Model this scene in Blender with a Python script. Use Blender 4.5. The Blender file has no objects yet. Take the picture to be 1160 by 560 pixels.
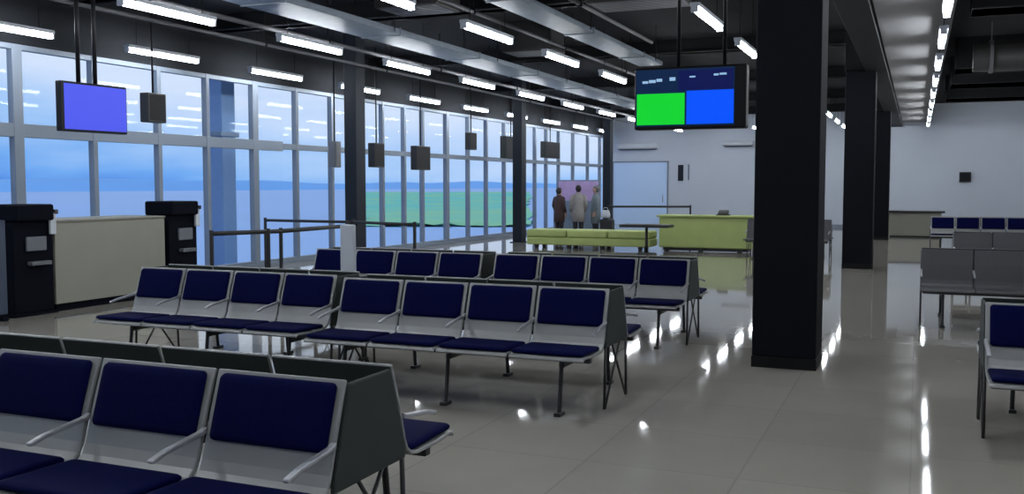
import bpy, bmesh, math, random
from mathutils import Vector, Matrix
random.seed(4)
sc = bpy.context.scene
COL = sc.collection

# ------------------------------------------------------------------ materials
def mat(name, col, rough=0.6, metal=0.0, spec=0.5, noise=0.0, nscale=8.0, emit=None, estr=0.0, coat=0.0):
    m = bpy.data.materials.new(name); m.use_nodes = True
    nt = m.node_tree; b = nt.nodes['Principled BSDF']
    b.inputs['Base Color'].default_value = (*col, 1)
    b.inputs['Roughness'].default_value = rough
    b.inputs['Metallic'].default_value = metal
    b.inputs['Specular IOR Level'].default_value = spec
    if coat: b.inputs['Coat Weight'].default_value = coat
    if emit:
        b.inputs['Emission Color'].default_value = (*emit, 1)
        b.inputs['Emission Strength'].default_value = estr
    if noise:
        tc = nt.nodes.new('ShaderNodeTexCoord'); n = nt.nodes.new('ShaderNodeTexNoise')
        n.inputs['Scale'].default_value = nscale; n.inputs['Detail'].default_value = 4
        nt.links.new(tc.outputs['Object'], n.inputs['Vector'])
        mx = nt.nodes.new('ShaderNodeMix'); mx.data_type = 'RGBA'
        mx.inputs[6].default_value = (*[c * (1 - noise) for c in col], 1)
        mx.inputs[7].default_value = (*[min(1, c * (1 + noise)) for c in col], 1)
        nt.links.new(n.outputs['Fac'], mx.inputs[0])
        nt.links.new(mx.outputs[2], b.inputs['Base Color'])
    return m

def mat_floor():
    m = mat('polished_floor', (.3, .29, .26), .1, spec=.38)
    nt = m.node_tree; b = nt.nodes['Principled BSDF']; L = nt.links
    tc = nt.nodes.new('ShaderNodeTexCoord')
    br = nt.nodes.new('ShaderNodeTexBrick'); br.offset = 0
    br.inputs['Scale'].default_value = 1.0
    br.inputs['Brick Width'].default_value = 0.9; br.inputs['Row Height'].default_value = 0.9
    br.inputs['Mortar Size'].default_value = 0.006
    br.inputs['Color1'].default_value = (.285, .272, .243, 1)
    br.inputs['Color2'].default_value = (.31, .296, .265, 1)
    br.inputs['Mortar'].default_value = (.25, .238, .215, 1)
    n = nt.nodes.new('ShaderNodeTexNoise'); n.inputs['Scale'].default_value = 0.9; n.inputs['Detail'].default_value = 5
    mx = nt.nodes.new('ShaderNodeMix'); mx.data_type = 'RGBA'; mx.blend_type = 'MULTIPLY'; mx.inputs[0].default_value = .35
    cr = nt.nodes.new('ShaderNodeValToRGB')
    cr.color_ramp.elements[0].position = .3; cr.color_ramp.elements[0].color = (.6, .6, .6, 1)
    cr.color_ramp.elements[1].position = .7; cr.color_ramp.elements[1].color = (1, 1, 1, 1)
    L.new(tc.outputs['Object'], br.inputs['Vector']); L.new(tc.outputs['Object'], n.inputs['Vector'])
    L.new(n.outputs['Fac'], cr.inputs['Fac']); L.new(br.outputs['Color'], mx.inputs[6]); L.new(cr.outputs['Color'], mx.inputs[7])
    L.new(mx.outputs[2], b.inputs['Base Color'])
    mr = nt.nodes.new('ShaderNodeMapRange'); mr.inputs[3].default_value = .03; mr.inputs[4].default_value = .06
    L.new(n.outputs['Fac'], mr.inputs[0]); L.new(mr.outputs[0], b.inputs['Roughness'])
    return m

def mat_grass():
    m = mat('green_grass', (.15, .64, .42), .9)
    nt = m.node_tree; b = nt.nodes['Principled BSDF']; L = nt.links
    tc = nt.nodes.new('ShaderNodeTexCoord'); n = nt.nodes.new('ShaderNodeTexNoise'); n.inputs['Scale'].default_value = .06; n.inputs['Detail'].default_value = 3
    cr = nt.nodes.new('ShaderNodeValToRGB')
    cr.color_ramp.elements[0].position = .38; cr.color_ramp.elements[0].color = (.12, .62, .50, 1)
    cr.color_ramp.elements[1].position = .62; cr.color_ramp.elements[1].color = (.32, .66, .34, 1)
    L.new(tc.outputs['Object'], n.inputs['Vector']); L.new(n.outputs['Fac'], cr.inputs['Fac']); L.new(cr.outputs['Color'], b.inputs['Base Color'])
    return m

def mat_glass():
    m = bpy.data.materials.new('window_glass'); m.use_nodes = True
    nt = m.node_tree; nt.nodes.clear()
    o = nt.nodes.new('ShaderNodeOutputMaterial'); mx = nt.nodes.new('ShaderNodeMixShader')
    t = nt.nodes.new('ShaderNodeBsdfTransparent'); t.inputs[0].default_value = (.93, .97, 1, 1)
    g = nt.nodes.new('ShaderNodeBsdfGlossy'); g.inputs['Roughness'].default_value = .02
    mx.inputs[0].default_value = .007
    nt.links.new(t.outputs[0], mx.inputs[1]); nt.links.new(g.outputs[0], mx.inputs[2]); nt.links.new(mx.outputs[0], o.inputs[0])
    return m

M = dict(
    doorp=mat('pale_blue_door', (.46, .60, .82), .55),  # door leaf bluer and lighter than the back wall
    floor=mat_floor(), glass=mat_glass(),
    ceil=mat('charcoal_ceiling', (.017, .0175, .021), .9, spec=.2, noise=.25, nscale=1.5),
    soffit=mat('pale_gypsum_ceiling', (.29, .29, .30), .95, spec=.05, noise=.06, nscale=2),
    beam=mat('black_steel', (.007, .0075, .0095), .65, spec=.25, noise=.2, nscale=3),
    col=mat('dark_column_cladding', (.004, .0045, .007), .75, spec=.1, noise=.15, nscale=2),
    colb=mat('dark_column_skirting', (.003, .003, .004), .6, spec=.2),
    post=mat('dark_steel_post', (.008, .012, .02), .6, spec=.25, noise=.15, nscale=4),
    wall=mat('off_white_wall_paint', (.46, .50, .575), .65, noise=.05, nscale=1),
    wdark=mat('dark_lintel_paint', (.016, .018, .022), .85, spec=.2, noise=.2, nscale=2),
    alu=mat('window_aluminium', (.17, .205, .26), .5, .1),
    duct=mat('galvanised_duct', (.12, .145, .18), .5, .3, noise=.35, nscale=5),
    duct2=mat('dark_duct', (.014, .013, .013), .6, noise=.2),
    pipe=mat('grey_conduit', (.10, .10, .11), .5),
    shell=mat('grey_seat_shell', (.24, .246, .25), .4, .2, noise=.06, nscale=6),
    steel=mat('bright_aluminium', (.32, .33, .36), .35, .5),
    leg=mat('dark_leg_steel', (.02, .02, .022), .45, .3),
    panel=mat('dark_grey_side_panel', (.026, .032, .032), .65, spec=.25, noise=.08),
    navy=mat('navy_upholstery', (.0012, .0024, .034), .8, spec=.05, noise=.25, nscale=30),
    greymetal=mat('grey_perforated_steel', (.055, .055, .062), .55, .2, noise=.15, nscale=12),
    kiosk=mat('black_navy_casing', (.002, .003, .007), .8, spec=.08),
    kioskpan=mat('kiosk_navy_side', (.03, .045, .08), .5),
    khmi=mat('kiosk_grey_fitting', (.12, .13, .15), .35),
    white=mat('white_plastic', (.45, .48, .53), .4),
    beige=mat('beige_laminate', (.22, .215, .18), .5, noise=.06, nscale=3),
    tvcase=mat('black_screen_casing', (.004, .004, .006), .5, spec=.2),
    lime=mat('lime_upholstery', (.33, .39, .13), .55, noise=.18, nscale=4),
    limep=mat('lime_laminate', (.34, .41, .14), .5, noise=.12, nscale=3),
    black=mat('matt_black', (.012, .012, .014), .5),
    lilac=mat('lilac_print', (.42, .30, .55), .6, noise=.3, nscale=5),
    slate=mat('slate_board', (.16, .21, .28), .6, noise=.1),
    skin=mat('skin', (.42, .24, .17), .5),
    hair=mat('dark_hair', (.008, .006, .01), .5, noise=.4, nscale=40),
    hairg=mat('ash_hair', (.09, .09, .09), .5, noise=.4, nscale=40),
    coatb=mat('brown_cloth', (.06, .032, .03), .8, noise=.25, nscale=12),
    coatg=mat('grey_cloth', (.25, .235, .235), .8, noise=.2, nscale=12),
    coatt=mat('teal_grey_cloth', (.15, .19, .21), .8, noise=.2, nscale=12),
    trou=mat('dark_trousers', (.02, .02, .028), .8, noise=.2, nscale=12),
    apron=mat('sky_tinted_apron_concrete', (.22, .42, .74), .4, noise=.15, nscale=.03),  # blue of the reflected sky is put into the ground's base colour
    grass=mat_grass(),
    hill=mat('distant_hill', (.24, .50, .88), 1, noise=.2, nscale=.01),  # blue of the distance haze is put into the hill colour
    extpost=mat('blue_grey_canopy_steel', (.16, .25, .42), .5, noise=.1),
    lamp=mat('lit_fluorescent_tube', (.9, .9, .9), .4, emit=(.93, .97, 1), estr=52),
    s_head=mat('screen_dark_blue_header', (.004, .004, .006), .4, spec=.1, emit=(.002, .016, .06), estr=1),
    s_head2=mat('screen_deep_blue_header', (.004, .004, .006), .4, spec=.1, emit=(.002, .006, .075), estr=1),
    s_green=mat('screen_green_panel', (.004, .004, .006), .4, spec=.1, emit=(.005, .66, .03), estr=1),
    s_blue=mat('screen_blue_panel', (.004, .004, .006), .4, spec=.1, emit=(.0, .085, 1.0), estr=1),
    s_mark=mat('screen_pale_marks', (.004, .004, .006), .4, spec=.1, emit=(.30, .50, .75), estr=1),
    s_left=mat('screen_violet_blue', (.004, .004, .006), .4, spec=.1, emit=(.075, .10, .85), estr=1),
)

# ------------------------------------------------------------------ helpers
def obj(name, bm, m, parent=None, smooth=False, bevel=0.0, seg=2):
    me = bpy.data.meshes.new(name)
    bmesh.ops.recalc_face_normals(bm, faces=bm.faces)
    bm.to_mesh(me); bm.free()
    if smooth:
        for p in me.polygons: p.use_smooth = True
    o = bpy.data.objects.new(name, me); COL.objects.link(o)
    for mm in (m if isinstance(m, (list, tuple)) else [m]): me.materials.append(mm)
    if bevel:
        b = o.modifiers.new('Bevel', 'BEVEL'); b.width = bevel; b.segments = seg; b.limit_method = 'ANGLE'
    if parent: o.parent = parent
    return o

def thing(name, label, cat, loc=(0, 0, 0), rz=0, group=None):
    o = bpy.data.objects.new(name, None); COL.objects.link(o)
    o.location = loc; o.rotation_euler = (0, 0, rz); o.empty_display_size = .1
    return tag(o, label, cat, group)

def tag(o, label, cat, group=None):
    o['label'] = label; o['category'] = cat
    if group: o['group'] = group
    return o

def struct(o):
    o['kind'] = 'structure'; return o

def box(bm, x0, x1, y0, y1, z0, z1, mi=0):
    v = [bm.verts.new(p) for p in ((x0, y0, z0), (x1, y0, z0), (x1, y1, z0), (x0, y1, z0),
                                   (x0, y0, z1), (x1, y0, z1), (x1, y1, z1), (x0, y1, z1))]
    for q in ((0, 3, 2, 1), (4, 5, 6, 7), (0, 1, 5, 4), (1, 2, 6, 5), (2, 3, 7, 6), (3, 0, 4, 7)):
        f = bm.faces.new([v[i] for i in q]); f.material_index = mi
    return bm

def bx(*a): return box(bmesh.new(), *a)

def tube(bm, pts, r, n=10):
    pts = [Vector(p) for p in pts]; rings = []
    rs = r if isinstance(r, (list, tuple)) else [r] * len(pts)
    u = None
    for i, p in enumerate(pts):
        d = (pts[min(i + 1, len(pts) - 1)] - pts[max(i - 1, 0)]).normalized()
        if u is None:
            a = Vector((0, 0, 1)) if abs(d.z) < .95 else Vector((1, 0, 0))
            u = d.cross(a).normalized()
        else: u = (u - d * u.dot(d)).normalized()
        w = d.cross(u)
        rings.append([bm.verts.new(p + (u * math.cos(2 * math.pi * k / n) + w * math.sin(2 * math.pi * k / n)) * rs[i]) for k in range(n)])
    for a, b in zip(rings, rings[1:]):
        for k in range(n): bm.faces.new((a[k], a[(k + 1) % n], b[(k + 1) % n], b[k]))
    bm.faces.new(rings[0][::-1]); bm.faces.new(rings[-1])
    return bm

def tb(pts, r, n=10): return tube(bmesh.new(), pts, r, n)

def loft(bm, secs, n=20):
    """secs: (cx, cy, z, rx, ry)"""
    rings = []
    for cx, cy, z, rx, ry in secs:
        rings.append([bm.verts.new((cx + rx * math.cos(2 * math.pi * k / n), cy + ry * math.sin(2 * math.pi * k / n), z)) for k in range(n)])
    for a, b in zip(rings, rings[1:]):
        for k in range(n): bm.faces.new((a[k], a[(k + 1) % n], b[(k + 1) % n], b[k]))
    bm.faces.new(rings[0][::-1]); bm.faces.new(rings[-1])
    return bm

def extrude_profile(bm, prof, x0, x1, closed=True):
    """prof: closed list of (y,z); extruded along x"""
    a = [bm.verts.new((x0, y, z)) for y, z in prof]; b = [bm.verts.new((x1, y, z)) for y, z in prof]
    n = len(prof)
    for k in range(n): bm.faces.new((a[k], a[(k + 1) % n], b[(k + 1) % n], b[k]))
    bm.faces.new(a[::-1]); bm.faces.new(b)
    return bm

def copy_tree(o, parent=None):
    c = o.copy(); COL.objects.link(c)
    if parent: c.parent = parent
    for ch in list(o.children): copy_tree(ch, c)
    return c

ORD = ['first', 'second', 'third', 'fourth', 'fifth', 'sixth', 'seventh', 'eighth', 'ninth', 'tenth', 'eleventh', 'twelfth', 'thirteenth']

# ------------------------------------------------------------------ room shell
XL, XR, YB, YF, ZC = -12.3, 8.0, 39.5, -6.0, 4.7
struct(obj('floor', bx(XL - .15, XR + .15, YF - .15, YB + .15, -.2, 0), M['floor']))
struct(obj('ceiling', bx(XL - .15, XR + .15, YF - .15, YB + .15, ZC, ZC + .1), M['ceil']))
struct(obj('wall_right', bx(XR, XR + .15, YF, YB, 0, ZC), M['wall']))
struct(obj('wall_front', bx(XL - .15, XR + .15, YF - .15, YF, 0, ZC), M['wall']))
struct(obj('wall_back', bx(XL - .15, XR + .15, YB, YB + .15, 0, ZC), M['wall']))
struct(obj('wall_left', bx(XL - .15, XL + .05, YF, YB, 3.72, ZC), M['wdark']))
struct(obj('baseboard_back', bx(XL, XR, YB - .02, YB, 0, .12), M['alu'], bevel=.004))
struct(obj('baseboard_right', bx(XR - .02, XR, YF, YB, 0, .12), M['alu'], bevel=.004))
struct(obj('trim_1', bx(XL - .1, XL + .1, YF, YB, 0, .07), M['alu'], bevel=.005))
# pale gypsum ceiling strip over the right-hand lamps
struct(obj('trim_2', bx(-.6, .4, YF, YB, 4.02, 4.1), M['soffit'], bevel=.004))
# door with a flat leaf in the back wall
d = struct(obj('door_1', bx(-11.95, -9.62, YB - .05, YB - .005, 0, 2.6), M['doorp'], bevel=.01))
fr = bmesh.new()
for x in (-11.98, -9.62): box(fr, x, x + .05, YB - .07, YB - .005, 0, 2.65)
box(fr, -11.98, -9.57, YB - .07, YB - .005, 2.6, 2.66)
obj('door_frame', fr, M['alu'], d, bevel=.004)
obj('door_handle', tb([(-9.78, YB - .1, .95), (-9.78, YB - .1, 1.25)], .018), M['steel'], d, True)

# windows on the left
bays = [(-6.0, 2.0), (2.0, 8.95), (8.95, 16.75), (16.75, 25.6), (25.6, 34.2), (34.2, 39.5)]
mull = [-3, 0, 2.0, 3.4, 4.8, 6.2, 7.6, 8.95, 10.33, 11.76, 13.2, 14.45, 15.85, 17.25, 18.6, 19.6, 20.85, 21.95, 22.95, 24.4, 25.8, 27.1, 28.5, 29.8,
        31.2, 32.3, 33.6, 35.2, 37.0, 38.6]
wide = {10.33, 15.85, 19.6, 24.4}
for i, (a, b) in enumerate(bays):
    f = bmesh.new()
    ys = [m for m in mull if a <= m < b]
    for m in ys:
        w = .085 if m in wide else .045
        box(f, XL - .05, XL + .07, m - w, m + w, .07, 3.72)
    stops = [a] + ys + [b]
    for z, h in ((2.46, .1 if i < 3 else .06), (3.68, .04), (.09, .03)):
        box(f, XL - .05, XL + .06, a, b, z - h, z + h)
    w_ = struct(obj('window_%d' % (i + 1), f, M['alu'], bevel=.006, seg=1))
    p = bmesh.new(); box(p, XL - .004, XL + .004, a, b, .07, 3.72)
    obj('pane', p, M['glass'], w_)

# ------------------------------------------------------------------ outside
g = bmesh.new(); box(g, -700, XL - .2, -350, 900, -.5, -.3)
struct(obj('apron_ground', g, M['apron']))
g = bmesh.new()
nx, ny = 14, 30
c00, c10, c11, c01 = Vector((-24.2, 39.2, -.28)), Vector((-16.6, 41.5, -.28)), Vector((-99.8, 250, -.28)), Vector((-142, 231, -.28))
grid = [[g.verts.new(c00.lerp(c10, i / nx).lerp(c01.lerp(c11, i / nx), (j / ny) ** 2) + Vector((random.uniform(-.4, .4), random.uniform(-.4, .4), .2 * random.random()))) for j in range(ny + 1)] for i in range(nx + 1)]
for i in range(nx):
    for j in range(ny): g.faces.new((grid[i][j], grid[i + 1][j], grid[i + 1][j + 1], grid[i][j + 1]))
gr = obj('grass_field', g, M['grass'], smooth=True); gr['kind'] = 'stuff'
tag(gr, 'green grass strip beyond the apron outside the windows', 'grass')
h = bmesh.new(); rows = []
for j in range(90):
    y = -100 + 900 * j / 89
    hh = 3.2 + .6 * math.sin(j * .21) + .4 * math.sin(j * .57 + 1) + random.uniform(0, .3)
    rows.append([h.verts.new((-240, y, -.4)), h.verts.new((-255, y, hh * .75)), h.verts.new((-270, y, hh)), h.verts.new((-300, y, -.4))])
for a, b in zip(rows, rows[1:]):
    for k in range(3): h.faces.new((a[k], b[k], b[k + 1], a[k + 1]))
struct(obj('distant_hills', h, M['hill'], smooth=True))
# canopy outside
t = thing('canopy_post', 'blue-grey steel canopy post standing outside the glass, beyond the hanging blue screen', 'post', (-14.0, 16.95, -.3))
obj('shaft', bx(-.2, .2, -.22, .22, 0, 4.6), M['extpost'], t, bevel=.02)
obj('base_plate', bx(-.32, .32, -.34, .34, 0, .04), M['extpost'], t, bevel=.008)
obj('bracket', bx(-.24, .24, -.3, .3, 3.0, 3.1), M['alu'], t, bevel=.01)

# ------------------------------------------------------------------ columns
for i, (y, lab) in enumerate(((8.85, 'large dark square column nearest the camera, right of the flight screen'),
                              (20.1, 'dark square column second along the aisle, behind the large near column'),
                              (31.1, 'dark square column farthest down the aisle, mostly hidden by the second one'))):
    t = thing('column', lab, 'column', (-1.08, y + .3, 0))
    s = bmesh.new(); box(s, -.28, .28, -.3, .3, .1, 3.9)
    obj('shaft', s, M['col'], t, bevel=.012)
    obj('skirting', bx(-.284, .284, -.304, .304, 0, .1), M['colb'], t, bevel=.004)
    obj('head', bx(-.3, .3, -.36, .36, 3.9, ZC), M['beam'], t, bevel=.01)
for y, lab in ((16.92, 'slim dark steel post against the windows, left of the other two'),
               (25.72, 'slim dark steel post by the windows, middle one of three'),
               (34.32, 'slim dark steel post at the far end of the windows, beside the white wall')):
    t = thing('window_post', lab, 'post', (-10.6, y, 0))
    obj('shaft', bx(-.14, .14, -.18, .18, .02, ZC), M['post'], t, bevel=.012)
    obj('base_plate', bx(-.2, .2, -.24, .24, 0, .02), M['post'], t, bevel=.004)

# ------------------------------------------------------------------ ceiling services
def duct(name, lab, cat, x0, x1, y0, y1, z0, z1, m, step=3.0, fl=.012):
    t = thing(name, lab, cat, ((x0 + x1) / 2, y0, z0))
    cx = (x0 + x1) / 2; w = (x1 - x0) / 2
    obj('channel', bx(-w, w, 0, y1 - y0, 0, z1 - z0), m, t, bevel=.015)
    y = step
    while y < y1 - y0 - .2:
        obj('flange', bx(-w - fl, w + fl, y - .02, y + .02, -fl, z1 - z0 + fl), m, t); y += step
    y = .8
    while y < y1 - y0:
        for s in (-1, 1): obj('hanger_rod', tb([(s * (w + .012), y, .03), (s * (w + .012), y, ZC - z0)], .008, 6), M['beam'], t)
        y += 4
    return t
duct('air_duct', 'long bluish galvanised duct running under the ceiling above the window seats', 'duct', -8.3, -7.6, 4.5, 34, 4.02, 4.12, M['duct'])
duct('air_duct', 'narrow galvanised duct ending just left of the green and blue screen', 'duct', -5.2, -4.72, 5.5, 18.9, 4.02, 4.1, M['duct'])
def pipe(lab, x, y0, y1, z, r=.035):
    t = thing('conduit_pipe', lab, 'pipe', (x, y0, z))
    obj('run', tb([(0, 0, 0), (0, y1 - y0, 0)], r), M['pipe'], t, True)
    y = 1
    while y < y1 - y0:
        cl = bx(-r - .012, r + .012, y - .02, y + .02, -r - .012, r + .012); box(cl, -.008, .008, y - .008, y + .008, r, ZC - z); y += 4
        obj('clamp', cl, M['beam'], t)
pipe('thin grey conduit pipe directly beside the long bluish duct', -8.95, 4.5, 36, 3.98)
pipe('thin grey conduit pipe high between the two lamp rows by the windows', -10.2, 4.5, 36, 4.02, .028)
pipe('thin grey conduit pipe beside the short narrow duct', -4.45, 8, 17, 4.2, .03)
pipe('thin grey conduit pipe between the long duct and the third lamp row', -6.1, 8, 36, 4.2, .03)
t = thing('ceiling_girder', 'black steel girder running along the tops of the aisle columns', 'girder', (-.8, -4, 3.86))
obj('web', bx(-.1, .1, 0, YB + 4, .05, ZC - 3.86), M['beam'], t)
obj('flange', bx(-.2, .2, 0, YB + 4, 0, .05), M['beam'], t, bevel=.01)
for i, y in enumerate((5.2, 11.13, 14.19, 20.31, 26.43, 32.55, 38.3)):
    t = thing('cross_beam', 'black cross beam under the left-hand ceiling, %s from the camera' % ORD[i], 'beam', (-6.6, y, 4.42), 0, 'black cross beams of the left ceiling')
    obj('web', bx(-5.55, 5.5, -.12, .12, 0, ZC - 4.42), M['beam'], t, bevel=.01)
    obj('flange', bx(-5.55, 5.5, -.2, .2, 0, .03), M['beam'], t)
for i, (y, z0, d_) in enumerate(((11.5, 4.25, .3), (16.0, 4.2, .35), (22.6, 4.05, .5), (26.0, 4.05, .6), (30.2, 4.05, .6))):
    t = thing('cross_beam', 'black cross beam right of the bright lamp row, %s from the camera' % ORD[i], 'beam', (4.3, y, z0), 0, 'black cross beams of the right ceiling')
    obj('web', bx(-3.64, 3.65, -d_, d_, 0, ZC - z0), M['beam'], t, bevel=.01)
    obj('flange', bx(-3.64, 3.65, -d_ - .05, d_ + .05, 0, .03), M['beam'], t)
t = thing('round_duct', 'dark round ventilation duct under the right-hand ceiling', 'duct', (3.2, 20.25, 4.05))
obj('pipe', tb([(-2.3, 0, 0), (4.7, 0, 0)], .28, 20), M['duct2'], t, True)
for x in (-2.0, -.6, .9, 2.4, 3.9):
    cf = tb([(x - .03, 0, 0), (x + .03, 0, 0)], .31, 20); tube(cf, [(x, 0, .3), (x, 0, ZC - 4.05)], .012, 6)
    obj('collar', cf, M['pipe'], t)
# dark blocks of plant between rows
for i, (x0, x1, y, z0, lab) in enumerate(((-7.3, -6.3, 12.6, 4.2, 'dark ventilation box in the ceiling left of the narrow duct'),
                                          (-4.2, -2.85, 12.9, 4.1, 'dark ventilation box in the ceiling above the flight screen'),
                                          (-7.3, -6.3, 17.2, 4.15, 'dark ventilation box in the ceiling near the end of the narrow duct'))):
    t = thing('ventilation_box', lab, 'ventilation box', ((x0 + x1) / 2, y, z0))
    w = (x1 - x0) / 2
    obj('casing', bx(-w, w, -.4, .4, 0, ZC - z0), M['duct2'], t, bevel=.02)
    gl = bx(-w + .06, w - .06, -.33, .33, -.004, .01)
    for k in range(7): box(gl, -w + .1, w - .1, -.3 + k * .095, -.26 + k * .095, -.012, .01)
    obj('grille', gl, M['pipe'], t)

# ------------------------------------------------------------------ tube lamps
ZOFF = 0
def make_lamp(x, y):
    t = thing('tube_lamp', '', 'lamp', (x, y, 3.8))
    obj('housing', bx(-.06, .06, -.82, .82, .035, .085), M['white'], t, bevel=.008)
    obj('tube', tb([(0, -.8, 0), (0, .8, 0)], .036, 12), M['lamp'], t, True)
    for s in (-1, 1): obj('end_cap', bx(-.045, .045, s * .81 - .015, s * .81 + .015, -.04, .05), M['white'], t, bevel=.006)
    for s in (-.6, .6): obj('suspension_rod', tb([(0, s, .08), (0, s, ZC - 3.8 - (ZOFF if x == .28 else 0))], .006, 6), M['beam'], t)
    return t
rows = [(-11.62, 'lamp row nearest the windows', 9.0), (-8.7, 'lamp row under the long duct', 8.7), (-5.7, 'middle lamp row of five', 8.6),
        (-2.57, 'lamp row left of the aisle columns', 11.4), (.28, 'bright lamp row right of the columns', 8.6), (4.6, 'added right-hand fill row', 99)]  # last row is added out of view to brighten the right wall and floor
proto = None
for x, where, ystart in rows:
    k0 = -4 if x in (.28, -2.57) else -3
    idx = 0
    for k in range(k0, 10):
        y = 9.6 + 3.06 * k
        if y > 38.6 or (x == -2.57 and k == 0): continue
        o = make_lamp(x, y) if proto is None else copy_tree(proto)
        if proto is None: proto = o
        o.location = (x, y, 3.8)
        if y < ystart:
            o['label'] = 'white tube lamp out of view overhead, %s' % where
            o['group'] = 'tube lamps out of view, ' + where
        else:
            o['label'] = 'lit tube lamp, %s from the camera in the %s' % (ORD[idx], where); idx += 1
            o['group'] = 'tube lamps of the ' + where

# ------------------------------------------------------------------ benches
def arc(cy, cz, r, a0, a1, n):
    return [(cy + r * math.cos(math.radians(a0 + (a1 - a0) * k / n)), cz + r * math.sin(math.radians(a0 + (a1 - a0) * k / n))) for k in range(n + 1)]

BT, BB = (-.185, .885), (-.30, .53)      # top and bottom of the back line (faces -y)
def seat_path():
    p = [BT, ((BT[0] * .5 + BB[0] * .5) - .004, .71), BB, (-.32, .488), (-.355, .462), (-.41, .452), (-.60, .45), (-.73, .46), (-.77, .455), (-.785, .435)]
    return p
def offset_profile(p, th):
    top = []; bot = []
    for i in range(len(p)):
        a = Vector(p[max(i - 1, 0)]); b = Vector(p[min(i + 1, len(p) - 1)])
        d_ = (b - a).normalized(); n_ = Vector((-d_.y, d_.x))
        top.append(Vector(p[i]) - n_ * 0); bot.append(Vector(p[i]) + n_ * th)
    return [tuple(q) for q in top] + [tuple(q) for q in bot[::-1]]

def pad(x0, x1, p0, p1, th, n):
    """cushion lying on the segment p0-p1, normal n, rounded outline"""
    bm = bmesh.new()
    p0 = Vector(p0); p1 = Vector(p1); n = Vector(n).normalized(); L = (p1 - p0).length; W = x1 - x0; r = .022
    out = []
    for cx, cy, a0 in ((W - r, L - r, 0), (r, L - r, 90), (r, r, 180), (W - r, r, 270)):
        for k in range(5):
            a = math.radians(a0 + 22.5 * k); out.append((cx + r * math.cos(a), cy + r * math.sin(a)))
    def ring(inset, hgt):
        vs = []
        for u, v in out:
            uu = W / 2 + (u - W / 2) * (1 - 2 * inset / W); v2 = L / 2 + (v - L / 2) * (1 - 2 * inset / L)
            q = p0 + (p1 - p0) * (v2 / L) + n * hgt
            vs.append(bm.verts.new((x0 + uu, q.x, q.y)))
        return vs
    rs = [ring(.006, 0), ring(0, .008), ring(0, th * .6), ring(.008, th * .88), ring(.03, th)]
    for a, b in zip(rs, rs[1:]):
        m_ = len(a)
        for k in range(m_): bm.faces.new((a[k], a[(k + 1) % m_], b[(k + 1) % m_], b[k]))
    bm.faces.new(rs[0][::-1]); bm.faces.new(rs[-1])
    return bm

def flip(bm):
    bmesh.ops.rotate(bm, verts=bm.verts, cent=(0, 0, 0), matrix=Matrix.Rotation(math.pi, 3, 'Z')); return bm

def make_bench(n=4, p=.58, padded=True, name='bench_unit'):
    t = thing(name, '', 'bench')
    W = n * p
    sh_m = M['shell'] if padded else M['greymetal']
    dn = (Vector(BB) - Vector(BT)).normalized()
    nrm = (-abs(dn.y), dn.x * 1) if False else (-.951, -.308)
    prof = offset_profile(seat_path(), .018)
    for side in (0, 1):
        for i in range(n):
            x0 = -W / 2 + i * p; x1 = x0 + p
            bm = bmesh.new(); extrude_profile(bm, prof, x0 + .008, x1 - .008)
            if side: flip(bm)
            s = obj('seat_shell', bm, sh_m, t, bevel=.006)
            if padded:
                a = Vector(BT) + dn * .012; b = Vector(BT) + dn * .282
                bm = pad(x0 + .034, x1 - .034, a, b, .03, nrm)
                if side: flip(bm)
                obj('back_cushion', bm, M['navy'], s, True)
                bm = bmesh.new(); q0 = Vector(BT) + dn * .02; q1 = Vector(BB) + dn * .03; nn = -Vector(nrm)
                extrude_profile(bm, [tuple(q0 + nn * .018), tuple(q1 + nn * .018), tuple(q1 + nn * .026), tuple(q0 + nn * .026)], x0 + .012, x1 - .012)
                if side: flip(bm)
                obj('back_cover', bm, M['panel'], s, bevel=.002)
                bm = pad(x0 + .02, x1 - .02, (-.37, .455), (-.77, .465), .03, (0, 1))
                if side: flip(bm)
                obj('seat_cushion', bm, M['navy'], s, True)
        for i in range(n + 1):
            x = -W / 2 + i * p
            x += (.012 if i == 0 else -.012 if i == n else 0)
            bm = bmesh.new()
            # armrest: flat bar forward from the back, with a drop at its front
            pr = [(-.265, .63), (-.30, .622), (-.50, .598), (-.57, .58), (-.582, .586), (-.578, .597), (-.50, .617), (-.30, .642), (-.265, .655)]
            extrude_profile(bm, pr, x - .013, x + .013)
            if side: flip(bm)
            obj('armrest', bm, M['steel'], t, bevel=.005)
    for s in (-.55, .55):
        obj('beam', bx(-W / 2 + .03, W / 2 - .03, s - .025, s + .025, .385, .435), M['leg'] if padded else M['greymetal'], t, bevel=.006)
    for x in (-W / 2 + .012, W / 2 - .012):
        bm = bmesh.new()
        extrude_profile(bm, [(-.16, .868), (.16, .868), (.27, .53), (.285, .45), (-.285, .45), (-.27, .53)], x - .011, x + .011)
        obj('side_panel', bm, M['panel'] if padded else M['greymetal'], t, bevel=.01)
        bm = bmesh.new()
        for s in (-1, 1): tube(bm, [(x, s * .1, .46), (x, -s * .27, .0)], .009, 8)
        obj('cross_brace', bm, M['leg'], t, True)
        for s in (-1, 1): obj('leg', tb([(x, s * .265, .46), (x, s * .285, 0)], .011, 8), M['leg'], t, True)
    for x in (-W / 2 + .25, 0, W / 2 - .25):
        for s in (-1, 1):
            bm = tb([(x, s * .55, .39), (x, s * .6, .02), ], .016, 10); box(bm, x - .025, x + .025, s * .6 - .05, s * .6 + .05, 0, .025)
            obj('leg', bm, M['leg'], t)
        bm = bx(x - .02, x + .02, -.56, .56, .34, .38)
        obj('crossbar', bm, M['leg'], t, bevel=.005)
    return t
P = .58
def place(o, xr, yf, p, lab, group=None, left=False):
    W = 4 * p
    o.location = (xr - W / 2, yf + .185, 0); o.scale = (p / P, 1, 1); o['label'] = lab
    if group: o['group'] = group
    return o
G = 'back-to-back bench units with navy cushions'
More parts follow.
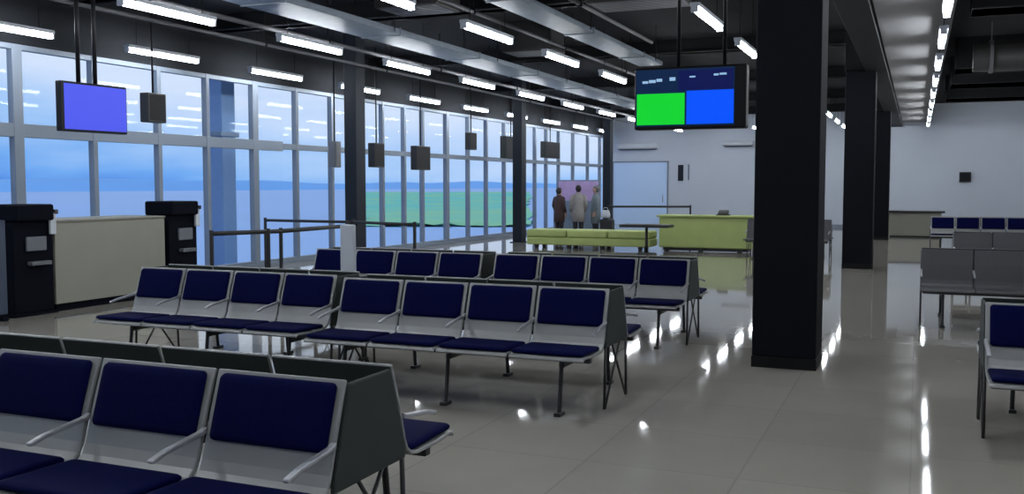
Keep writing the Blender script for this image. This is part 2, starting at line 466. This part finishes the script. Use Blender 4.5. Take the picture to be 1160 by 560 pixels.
b0 = make_bench()
place(b0, -2.05, 3.20, .64, 'navy-cushioned back-to-back bench unit in the foreground, cut by the left picture edge', G)
place(copy_tree(b0), -2.08, 6.82, .58, 'navy-cushioned back-to-back bench directly behind the foreground bench, right half of its row', G)
place(copy_tree(b0), -4.56, 6.98, .545, 'navy-cushioned back-to-back bench unit in front of the beige desk', G)
place(copy_tree(b0), -2.15, 9.88, .555, 'navy-cushioned back-to-back bench in the third row, right end near the big column', G)
place(copy_tree(b0), -4.50, 9.86, .56, 'navy-cushioned back-to-back bench unit in the third row, behind the slim white stand', G)
place(copy_tree(b0), .42 + 2.32, 7.0, .58, 'navy-cushioned back-to-back bench unit cut by the right picture edge', G)
place(copy_tree(b0), .3 + 2.2, 25.6, .55, 'far navy-cushioned bench unit below the dark wall box, left of the two', G)
place(copy_tree(b0), .3 + 4.5, 25.6, .55, 'far navy-cushioned bench unit by the back wall, at the right picture edge', G)
g0 = make_bench(padded=False, name='steel_bench_unit')
place(g0, .05 + 2.3, 12.55, .575, 'bare grey steel bench unit right of the aisle, nearest the columns', 'bare steel benches')
place(copy_tree(g0), .55 + 2.3, 17.2, .575, 'bare grey steel bench unit behind the nearer steel bench right of the aisle', 'bare steel benches')
place(copy_tree(g0), -1.75, 22.2, .45, 'bare grey steel bench unit half hidden between the two nearer aisle columns', 'bare steel benches')

# ------------------------------------------------------------------ desk and kiosks by the windows
t = thing('boarding_desk', 'tall plain beige desk between two dark kiosks by the windows', 'desk', (-10.3, 10.18, 0))
obj('front_panel', bx(-.04, 0, -1.0, .98, .1, 1.17), M['beige'], t, bevel=.008)
for y in (-1.0, .94): obj('side_panel', bx(-.72, -.04, y, y + .04, .1, 1.1), M['beige'], t, bevel=.006)
obj('desk_top', bx(-.76, .02, -1.005, .985, 1.17, 1.2), M['beige'], t, bevel=.008)
obj('plinth', bx(-.68, -.05, -.96, .94, 0, .1), M['kiosk'], t)
def kiosk(y, lab):
    t = thing('self_service_kiosk', lab, 'kiosk', (-10.3, y, 0), 0, 'dark kiosks beside the beige desk')
    bm = bmesh.new(); extrude_profile(bm, [(-.3, .04), (.3, .04), (.3, 1.14), (.27, 1.2), (-.27, 1.2), (-.3, 1.14)], -.5, 0)
    obj('body', bm, M['kiosk'], t, bevel=.012)
    obj('base', bx(-.54, .04, -.33, .33, 0, .04), M['kiosk'], t, bevel=.008)
    bm = bx(-.46, .08, -.31, .27, 1.2, 1.41)
    obj('cap', bm, M['kiosk'], t, bevel=.03, seg=3)
    obj('printer_slot', bx(0, .03, -.12, .18, .82, 1.0), M['khmi'], t, bevel=.01)
    tr = obj('tray', bx(0, .09, -.1, .2, .64, .69), M['khmi'], t, bevel=.008)
    obj('paper', bx(.02, .06, .22, .31, 1.02, 1.3), M['white'], t, bevel=.008)
    hd = obj('scanner', bx(.0, .07, .28, .34, 1.28, 1.34), M['black'], t, bevel=.01)
    return t
kiosk(8.85, 'dark navy self-service kiosk left of the beige desk')
kiosk(11.55, 'dark navy self-service kiosk right of the beige desk, farther from the camera')
t = thing('partition_panel', 'navy partition panel at the left picture edge beside the nearer kiosk', 'partition', (-10.35, 7.85, 0))
obj('board', bx(-.03, .03, -.65, .62, .06, 1.22), M['kioskpan'], t, bevel=.01)
for y in (-.5, .45): obj('foot', bx(-.2, .2, y - .04, y + .04, 0, .06), M['kiosk'], t, bevel=.008)
# slim white stand
t = thing('information_stand', 'slim white upright stand in front of the left end of the third bench row', 'stand', (-5.74, 9.02, 0))
obj('upright', bx(-.1, .08, -.03, .03, .03, 1.22), M['white'], t, bevel=.02, seg=3)
obj('foot', bx(-.2, .16, -.14, .14, 0, .03), M['white'], t, bevel=.012)

# ------------------------------------------------------------------ barriers
def barrier(pts, h, lab, cat='barrier', th=.05, posts=None):
    t = thing('queue_barrier', lab, cat, (pts[0][0], pts[0][1], 0))
    o = Vector((*pts[0], 0)); P3 = [Vector((*q, 0)) - o for q in pts]
    for a, b in zip(P3, P3[1:]):
        obj('rail', tb([a + Vector((0, 0, h)), b + Vector((0, 0, h))], th * .7, 10), M['black'], t, True)
    for q in (posts or pts):
        q = Vector((*q, 0)) - o
        bm = tb([q + Vector((0, 0, .02)), q + Vector((0, 0, h + .05))], .03, 10); tube(bm, [q, q + Vector((0, 0, .02))], .17, 20)
        obj('post', bm, M['black'], t)
    return t
barrier([(-9.39, 11.11), (-8.96, 12.17), (-9.05, 14.21)], .95, 'black queue barrier right of the farther kiosk, in front of the glass', posts=[(-9.39, 11.11), (-8.99, 11.9), (-8.96, 12.17), (-9.05, 14.21)])
barrier([(-11.7, 15.4), (-9.6, 15.25), (-8.0, 14.66)], .97, 'black queue barrier close to the glass behind the nearer barrier', th=.04)
barrier([(-9.1, 29.6), (-6.65, 30.4)], .97, 'dark queue barrier in front of the white back wall, behind the lime sofa')

# ------------------------------------------------------------------ lime furniture
t = thing('lounge_sofa', 'long low lime-green backless sofa on dark feet beyond the third bench row', 'sofa', (-7.75, 23.8, 0))
obj('seat_base', bx(-1.7, 1.62, -.38, .38, .1, .3), M['lime'], t, bevel=.03, seg=3)
for i in range(3):
    x = -1.7 + i * 1.107
    obj('seat_cushion', bx(x + .01, x + 1.095, -.4, .4, .3, .5), M['lime'], t, bevel=.05, seg=3)
for x in (-1.45, -.55, .35, 1.35):
    for y in (-.28, .28):
        obj('foot', tb([(x, y, 0), (x, y, .1)], [.05, .07], 12), M['black'], t)
t = thing('reception_counter', 'lime-green counter on dark feet left of the big column', 'counter', (-4.8, 23.9, 0))
obj('body', bx(-1.15, 1.15, -.3, .3, .1, .86), M['limep'], t, bevel=.03, seg=3)
obj('counter_top', bx(-1.2, 1.2, -.36, .36, .86, .91), M['limep'], t, bevel=.015)
obj('plinth', bx(-1.05, 1.05, -.24, .24, .03, .1), M['black'], t)
for x in (-.95, -.1, .85):
    obj('foot', tb([(x, -.3, 0), (x, -.3, .1)], [.06, .08], 12), M['black'], t)
t = thing('card_terminal', 'small dark terminal on top of the lime-green counter', 'terminal', (-4.4, 23.85, .91))
obj('base', bx(-.16, .16, -.1, .1, 0, .03), M['black'], t, bevel=.01)
bm = bmesh.new(); extrude_profile(bm, [(-.1, .03), (.1, .03), (.1, .13), (-.08, .07)], -.12, .12)
obj('keypad', bm, M['black'], t, bevel=.008)
t = thing('pedestal_table', 'dark rectangular table on one leg in front of the lime furniture', 'table', (-6.0, 22.6, 0))
obj('table_top', bx(-.6, .6, -.3, .3, .64, .71), M['black'], t, bevel=.012)
obj('leg', tb([(0, 0, .03), (0, 0, .64)], .035, 14), M['leg'], t, True)
obj('base', tb([(0, 0, 0), (0, 0, .015), (0, 0, .03)], [.24, .24, .1], 24), M['leg'], t)

# ------------------------------------------------------------------ people and their things
def person(name_lab, loc, rz, H, coat, hair, coat_len=.6, turn=0):
    t = thing('person', name_lab, 'person', loc, rz)
    k = H / 1.7
    # --- skeleton, skinned to one continuous body
    V, E, R = [], [], []
    def v(p, r, parent=None):
        V.append(Vector(p) * k); R.append((r[0] * k, r[1] * k) if isinstance(r, tuple) else (r * k, r * k))
        if parent is not None: E.append((parent, len(V) - 1))
        return len(V) - 1
    pel = v((0, 0, .93), (.15, .105)); sp = v((0, .0, 1.1), (.135, .095), pel); ch = v((0, .0, 1.27), (.125, .09), sp)
    up = v((0, .0, 1.39), (.075, .055), ch); nk = v((0, .01, 1.47), .05, up)
    jaw = v((0, -.015, 1.535), (.06, .075), nk); hd = v((0, -.005, 1.60), (.075, .092), jaw); top = v((0, .005, 1.665), (.06, .072), hd)
    v((0, -.118, 1.575), .011, hd)                                           # nose
    for s in (-1, 1): v((s * .088, .01, 1.585), .014, hd)                    # ears
    for s in (-1, 1):
        sh = v((s * .165, .0, 1.345), .043, up); el = v((s * .228, .03, 1.10), .036, sh)
        wr = v((s * .22, -.08, .88), .026, el); pm = v((s * .215, -.10, .82), (.032, .018), wr)
        for q, (dy, ln) in enumerate(((-.035, .070), (-.012, .080), (.012, .075), (.033, .060))):
            a = v((s * .213, -.10 + dy, .785), .0095, pm); b = v((s * .208, -.105 + dy, .785 - ln * .5), .0085, a); v((s * .196, -.11 + dy, .785 - ln), .0075, b)
        a = v((s * .20, -.145, .815), .011, pm); v((s * .19, -.165, .785), .009, a)
        hp = v((s * .09, 0, .86), .085, pel); kn = v((s * .095, -.015, .48), .055, hp); an = v((s * .095, .015, .085), .037, kn)
        ht = v((s * .095, -.03, .045), .038, an); v((s * .10, -.15, .03), .028, ht)
    me = bpy.data.meshes.new('body'); me.from_pydata(V, E, []); me.update()
    o = bpy.data.objects.new('body', me); COL.objects.link(o); o.parent = t; me.materials.append(M['skin'])
    sk = o.modifiers.new('Skin', 'SKIN')
    if not me.skin_vertices: bm = None
    for i, sv in enumerate(me.skin_vertices[0].data):
        sv.radius = R[i]; sv.use_root = (i == 0)
    sk.use_smooth_shade = True
    o.modifiers.new('Subdivision', 'SUBSURF').levels = 1
    o.modifiers['Subdivision'].render_levels = 2
    # face
    for s in (-1, 1):
        bm = bmesh.new(); bmesh.ops.create_uvsphere(bm, u_segments=8, v_segments=6, radius=.011 * k, matrix=Matrix.Translation(Vector((s * .032, -.093, 1.60)) * k))
        obj('eye', bm, M['black'], t, True)
    bm = bx(-.024 * k, .024 * k, -.096 * k, -.08 * k, 1.533 * k, 1.541 * k); obj('mouth', bm, M['coatb'], t, bevel=.003)
    # hair cap
    bm = bmesh.new(); bmesh.ops.create_uvsphere(bm, u_segments=22, v_segments=16, radius=1)
    for w in bm.verts:
        c = w.co; low = -1.0 if c.y > -.15 else (-.05 + .0)
        z = c.z
        if c.y < -.2 and z < .35: c.y = -.2
        w.co = Vector((c.x * .098, c.y * .118 + .015, z * (.115 if z > 0 else .13) + 1.61)) * k
    obj('hair', bm, M[hair], t, True)
    # coat with sleeves
    bm = bmesh.new(); z0 = coat_len
    loft(bm, [(0, 0, z0 * k, .215 * k, .155 * k), (0, 0, .85 * k, .205 * k, .15 * k), (0, 0, 1.05 * k, .18 * k, .135 * k), (0, 0, 1.25 * k, .2 * k, .14 * k),
              (0, 0, 1.36 * k, .19 * k, .115 * k), (0, 0, 1.42 * k, .115 * k, .085 * k), (0, .01 * k, 1.475 * k, .072 * k, .068 * k)], 22)
    for s in (-1, 1):
        tube(bm, [Vector(p) * k for p in ((s * .12, 0, 1.375), (s * .18, 0, 1.355), (s * .215, .02, 1.22), (s * .235, .03, 1.10), (s * .232, -.02, 1.0), (s * .222, -.075, .895))],
             [.062 * k, .076 * k, .07 * k, .064 * k, .058 * k, .05 * k], 14)
    obj('coat', bm, M[coat], t, True)
    bm = bmesh.new()
    for s in (-1, 1):
        loft(bm, [(s * .098 * k, .012 * k, .07 * k, .06 * k, .065 * k), (s * .096 * k, -.01 * k, .48 * k, .075 * k, .08 * k), (s * .092 * k, 0, .84 * k, .1 * k, .11 * k)], 16)
    obj('trousers', bm, M['trou'], t, True)
    for s in (-1, 1):
        bm = bmesh.new(); loft(bm, [(s * .1 * k, -.05 * k, 0, .05 * k, .14 * k), (s * .1 * k, -.05 * k, .04 * k, .052 * k, .142 * k), (s * .098 * k, -.02 * k, .08 * k, .046 * k, .09 * k), (s * .097 * k, .01 * k, .12 * k, .045 * k, .05 * k)], 16)
        obj('shoe', bm, M['black'], t, True)
    return t
person('person with dark hair in a brown coat standing by the lilac board', (-10.28, 28.2, 0), math.radians(155), 1.56, 'coatb', 'hair', .55)
person('person with dark hair in a light grey coat, middle of the three standing', (-9.62, 28.1, 0), math.radians(205), 1.64, 'coatg', 'hair', .55)
person('person with ash hair in a teal-grey coat, right of the three standing', (-9.14, 28.35, 0), math.radians(-60), 1.62, 'coatt', 'hairg', .5)
t = thing('display_board', 'lilac-topped display board on a slate base behind the three people', 'board', (-9.95, 29.6, 0))
obj('base_panel', bx(-1.0, .55, -.12, .12, 0, 1.15), M['slate'], t, bevel=.01)
obj('printed_panel', bx(-.85, .5, -.05, .05, 1.15, 1.78), M['lilac'], t, bevel=.01)
obj('frame', bx(-.9, .55, -.03, .03, 1.15, 1.82), M['slate'], t, bevel=.008)
t = thing('suitcase', 'dark upright suitcase beside the three people', 'suitcase', (-8.72, 28.2, 0))
obj('shell', bx(-.2, .2, -.13, .13, .06, .62), M['black'], t, bevel=.04, seg=3)
hb = tb([(-.09, .0, .61), (-.09, .0, .635), (.09, .0, .635), (.09, .0, .61)], .012, 8); obj('handle', hb, M['leg'], t)
for x in (-.15, .15):
    for y in (-.09, .09): obj('wheel', tb([(x - .015, y, .035), (x + .015, y, .035)], .035, 12), M['black'], t)
t = thing('hand_bag', 'white bag lying on top of the dark suitcase', 'bag', (-8.76, 28.15, .65))
bm = bmesh.new(); loft(bm, [(0, 0, 0, .14, .07), (0, 0, .08, .16, .085), (0, 0, .2, .12, .05), (0, 0, .24, .1, .02)], 18)
obj('pouch', bm, M['white'], t, True)
obj('strap', tb([(-.08, 0, .22), (-.05, 0, .32), (.05, 0, .32), (.08, 0, .22)], .009, 8), M['white'], t, True)

# ------------------------------------------------------------------ screens
t = thing('flight_screen', 'hanging flight information screen with a green and a blue panel', 'screen', (-2.23, 10, 0))
obj('casing', bx(-.57, .60, .0, .16, 2.235, 2.885), M['tvcase'], t, bevel=.015)
scr = obj('screen', bx(-.55, .48, -.006, .004, 2.27, 2.86), M['s_head'], t)
obj('header_panel', bx(-.1, .47, -.010, -.003, 2.63, 2.84), M['s_head2'], scr)
obj('green_panel', bx(-.54, -.03, -.010, -.003, 2.285, 2.61), M['s_green'], scr)
obj('blue_panel', bx(-.01, .475, -.010, -.003, 2.285, 2.63), M['s_blue'], scr)
for x0, x1, z0, z1 in ((-.48, -.42, 2.72, 2.745), (-.41, -.34, 2.725, 2.755), (-.33, -.27, 2.735, 2.765), (-.19, -.13, 2.74, 2.775), (.02, .08, 2.765, 2.78), (.27, .32, 2.775, 2.795), (.33, .40, 2.78, 2.8)):
    obj('text_mark', bx(x0, x1, -.014, -.003, z0, z1), M['s_mark'], scr)
for x in (-.12, .36): obj('hanger_pole', tb([(x, .09, 2.88), (x, .09, ZC)], .02, 10), M['tvcase'], t, True)
t = thing('gate_screen', 'hanging screen glowing plain violet-blue in front of the windows', 'screen', (-10.0, 9.62, 0), math.radians(-4))
obj('casing', bx(-.1, .0, -.52, .52, 2.34, 2.98), M['tvcase'], t, bevel=.012)
obj('screen', bx(-.004, .006, -.47, .5, 2.37, 2.95), M['s_left'], t)
for y in (-.2, .06): obj('hanger_pole', tb([(-.06, y, 2.97), (-.06, y, ZC)], .028, 10), M['tvcase'], t, True)

# ------------------------------------------------------------------ hanging sign boxes along the windows
signs = [(11.75, 12.14, 2.64, 3.1, 'black', 'dark hanging box just right of the violet-blue screen'), (16.98, 17.2, 2.02, 2.56, 'khmi', 'narrow grey hanging box just left of the first slim post'),
         (18.55, 18.98, 2.05, 2.59, 'black', 'dark hanging box just right of the first slim post'), (20.5, 21.2, 2.02, 2.6, 'black', 'low dark hanging box midway between the first two slim posts'),
         (23.53, 23.92, 2.61, 3.07, 'black', 'small dark hanging box, higher, third right of the first slim post'), (25.9, 27.1, 2.44, 3.09, 'panel', 'wide dark hanging box at the middle slim post'),
         (29.16, 30.5, 2.54, 3.07, 'panel', 'wide grey hanging box right of the middle slim post')]
for y0, y1, z0, z1, m, lab in signs:
    x = -11.2
    t = thing('hanging_sign', lab, 'sign', (x, (y0 + y1) / 2, z0))
    w = (y1 - y0) / 2
    if m == 'khmi': x_ = 0
    obj('box', bx(-.09, .09, -w, w, 0, z1 - z0), M[m], t, bevel=.015)
    obj('face', bx(.088, .096, -w + .03, w - .03, .03, z1 - z0 - .03), M['tvcase'] if m != 'khmi' else M['khmi'], t)
    obj('hanger_rod', tb([(0, 0, z1 - z0), (0, 0, ZC - z0)], .016, 8), M['beam'], t, True)
# speakers by the aisle columns
for x, y, z0, h_, lab in ((-1.7, 14.0, 3.75, .35, 'dark hanging speaker box right of the big column, upper of two'), (-1.95, 19.0, 3.6, .32, 'dark hanging speaker box right of the big column, lower of two')):
    t = thing('speaker', lab, 'speaker', (x, y, z0))
    obj('box', bx(-.14, .14, -.12, .12, 0, h_), M['black'], t, bevel=.02)
    obj('grille', bx(-.11, .11, -.128, -.118, .03, h_ - .03), M['tvcase'], t)
    obj('hanger_rod', tb([(0, 0, h_), (0, 0, ZC - z0)], .012, 8), M['beam'], t, True)

# ------------------------------------------------------------------ on the back wall
t = thing('wall_box', 'small dark box on the far white wall above the distant benches', 'wall box', (1.6, YB, 1.95))
obj('casing', bx(-.2, .2, -.1, 0, -.19, .19), M['black'], t, bevel=.015)
obj('cover', bx(-.16, .16, -.112, -.098, -.15, .15), M['tvcase'], t)
t = thing('wall_sign', 'narrow dark upright sign on the far white wall below the flight screen', 'sign', (-9.06, YB, 2.16))
obj('plate', bx(-.11, .11, -.05, 0, -.33, .33), M['post'], t, bevel=.01)
obj('bracket', bx(.3, .36, -.03, 0, -.3, .35), M['alu'], t, bevel=.006)
for x0, x1, z0, z1, lab in ((-11.7, -10.0, 3.15, 3.42, 'pale air conditioner high on the far wall at the end of the windows'), (-7.3, -6.1, 3.22, 3.42, 'dark-bottomed air conditioner high on the far wall beside the big column')):
    t = thing('air_conditioner', lab, 'air conditioner', ((x0 + x1) / 2, YB, z0)); w = (x1 - x0) / 2
    bm = bmesh.new(); extrude_profile(bm, [(-.28, .06), (-.2, 0), (0, 0), (0, z1 - z0), (-.24, z1 - z0), (-.28, z1 - z0 - .05)], -w, w)
    obj('casing', bm, M['white'], t, bevel=.012)
    obj('vent_flap', bx(-w + .06, w - .06, -.27, -.1, -.02, .005), M['post'], t)
# counter far right
t = thing('service_counter', 'low counter with dark top and beige front beyond the far end of the aisle', 'counter', (-.1, 33.2, 0))
obj('front_panel', bx(-.75, .8, -.3, .3, .05, .78), M['beige'], t, bevel=.01)
obj('counter_top', bx(-1.0, .9, -.36, .36, .78, .84), M['black'], t, bevel=.01)
obj('plinth', bx(-.7, .75, -.25, .25, 0, .05), M['black'], t)

# ------------------------------------------------------------------ sky
w = bpy.data.worlds.new('dusk_sky'); sc.world = w; w.use_nodes = True
nt = w.node_tree; L = nt.links; bg = nt.nodes['Background']
tc = nt.nodes.new('ShaderNodeTexCoord'); sx = nt.nodes.new('ShaderNodeSeparateXYZ'); cr = nt.nodes.new('ShaderNodeValToRGB')
L.new(tc.outputs['Generated'], sx.inputs[0])
mr = nt.nodes.new('ShaderNodeMapRange'); mr.inputs[1].default_value = -.02; mr.inputs[2].default_value = .38
L.new(sx.outputs[2], mr.inputs[0])
nz = nt.nodes.new('ShaderNodeTexNoise'); nz.inputs['Scale'].default_value = 5; nz.inputs['Detail'].default_value = 5
mp = nt.nodes.new('ShaderNodeMapping'); mp.inputs['Scale'].default_value = (1, 1, 5); L.new(tc.outputs['Generated'], mp.inputs[0]); L.new(mp.outputs[0], nz.inputs['Vector'])
ad = nt.nodes.new('ShaderNodeMath'); ad.operation = 'MULTIPLY_ADD'; ad.inputs[1].default_value = .34; L.new(nz.outputs['Fac'], ad.inputs[0])
sb = nt.nodes.new('ShaderNodeMath'); sb.operation = 'SUBTRACT'; sb.inputs[1].default_value = .17; L.new(mr.outputs[0], sb.inputs[0]); L.new(sb.outputs[0], ad.inputs[2])
els = cr.color_ramp.elements
els[0].position = 0; els[0].color = (.12, .30, .70, 1)
els[1].position = 1; els[1].color = (.55, .68, .95, 1)
for p_, c_ in ((.07, (.11, .30, .80, 1)), (.14, (.20, .44, .90, 1)), (.24, (.42, .62, .95, 1)), (.38, (.74, .82, 1, 1)), (.55, (.84, .9, 1, 1))):
    e = els.new(p_); e.color = c_
ax = nt.nodes.new('ShaderNodeMapRange'); ax.inputs[1].default_value = -.86; ax.inputs[2].default_value = -.45; ax.inputs[3].default_value = -.05; ax.inputs[4].default_value = .2
L.new(sx.outputs[0], ax.inputs[0])
a2 = nt.nodes.new('ShaderNodeMath'); a2.operation = 'ADD'; L.new(ad.outputs[0], a2.inputs[0]); L.new(ax.outputs[0], a2.inputs[1])
L.new(a2.outputs[0], cr.inputs['Fac']); L.new(cr.outputs['Color'], bg.inputs['Color']); bg.inputs['Strength'].default_value = 1.0

# ------------------------------------------------------------------ camera
F, E_ = 1090.0, 1.65
psi = math.atan(460 / math.hypot(F, 70)); th = math.atan(70 / F)
cam = bpy.data.cameras.new('camera'); co = bpy.data.objects.new('camera', cam); COL.objects.link(co)
cam.sensor_width = 36; cam.lens = 36 * F / 1160; cam.clip_end = 2000
co.location = (0, 0, E_); co.rotation_euler = (math.pi / 2 - th, 0, psi)
sc.camera = co
vs = sc.view_settings
sc.display_settings.display_device = 'sRGB'
vs.view_transform = 'Standard'; vs.look = 'None'; vs.exposure = 0; vs.gamma = 1; vs.use_curve_mapping = False
sc.cycles.use_denoising = True
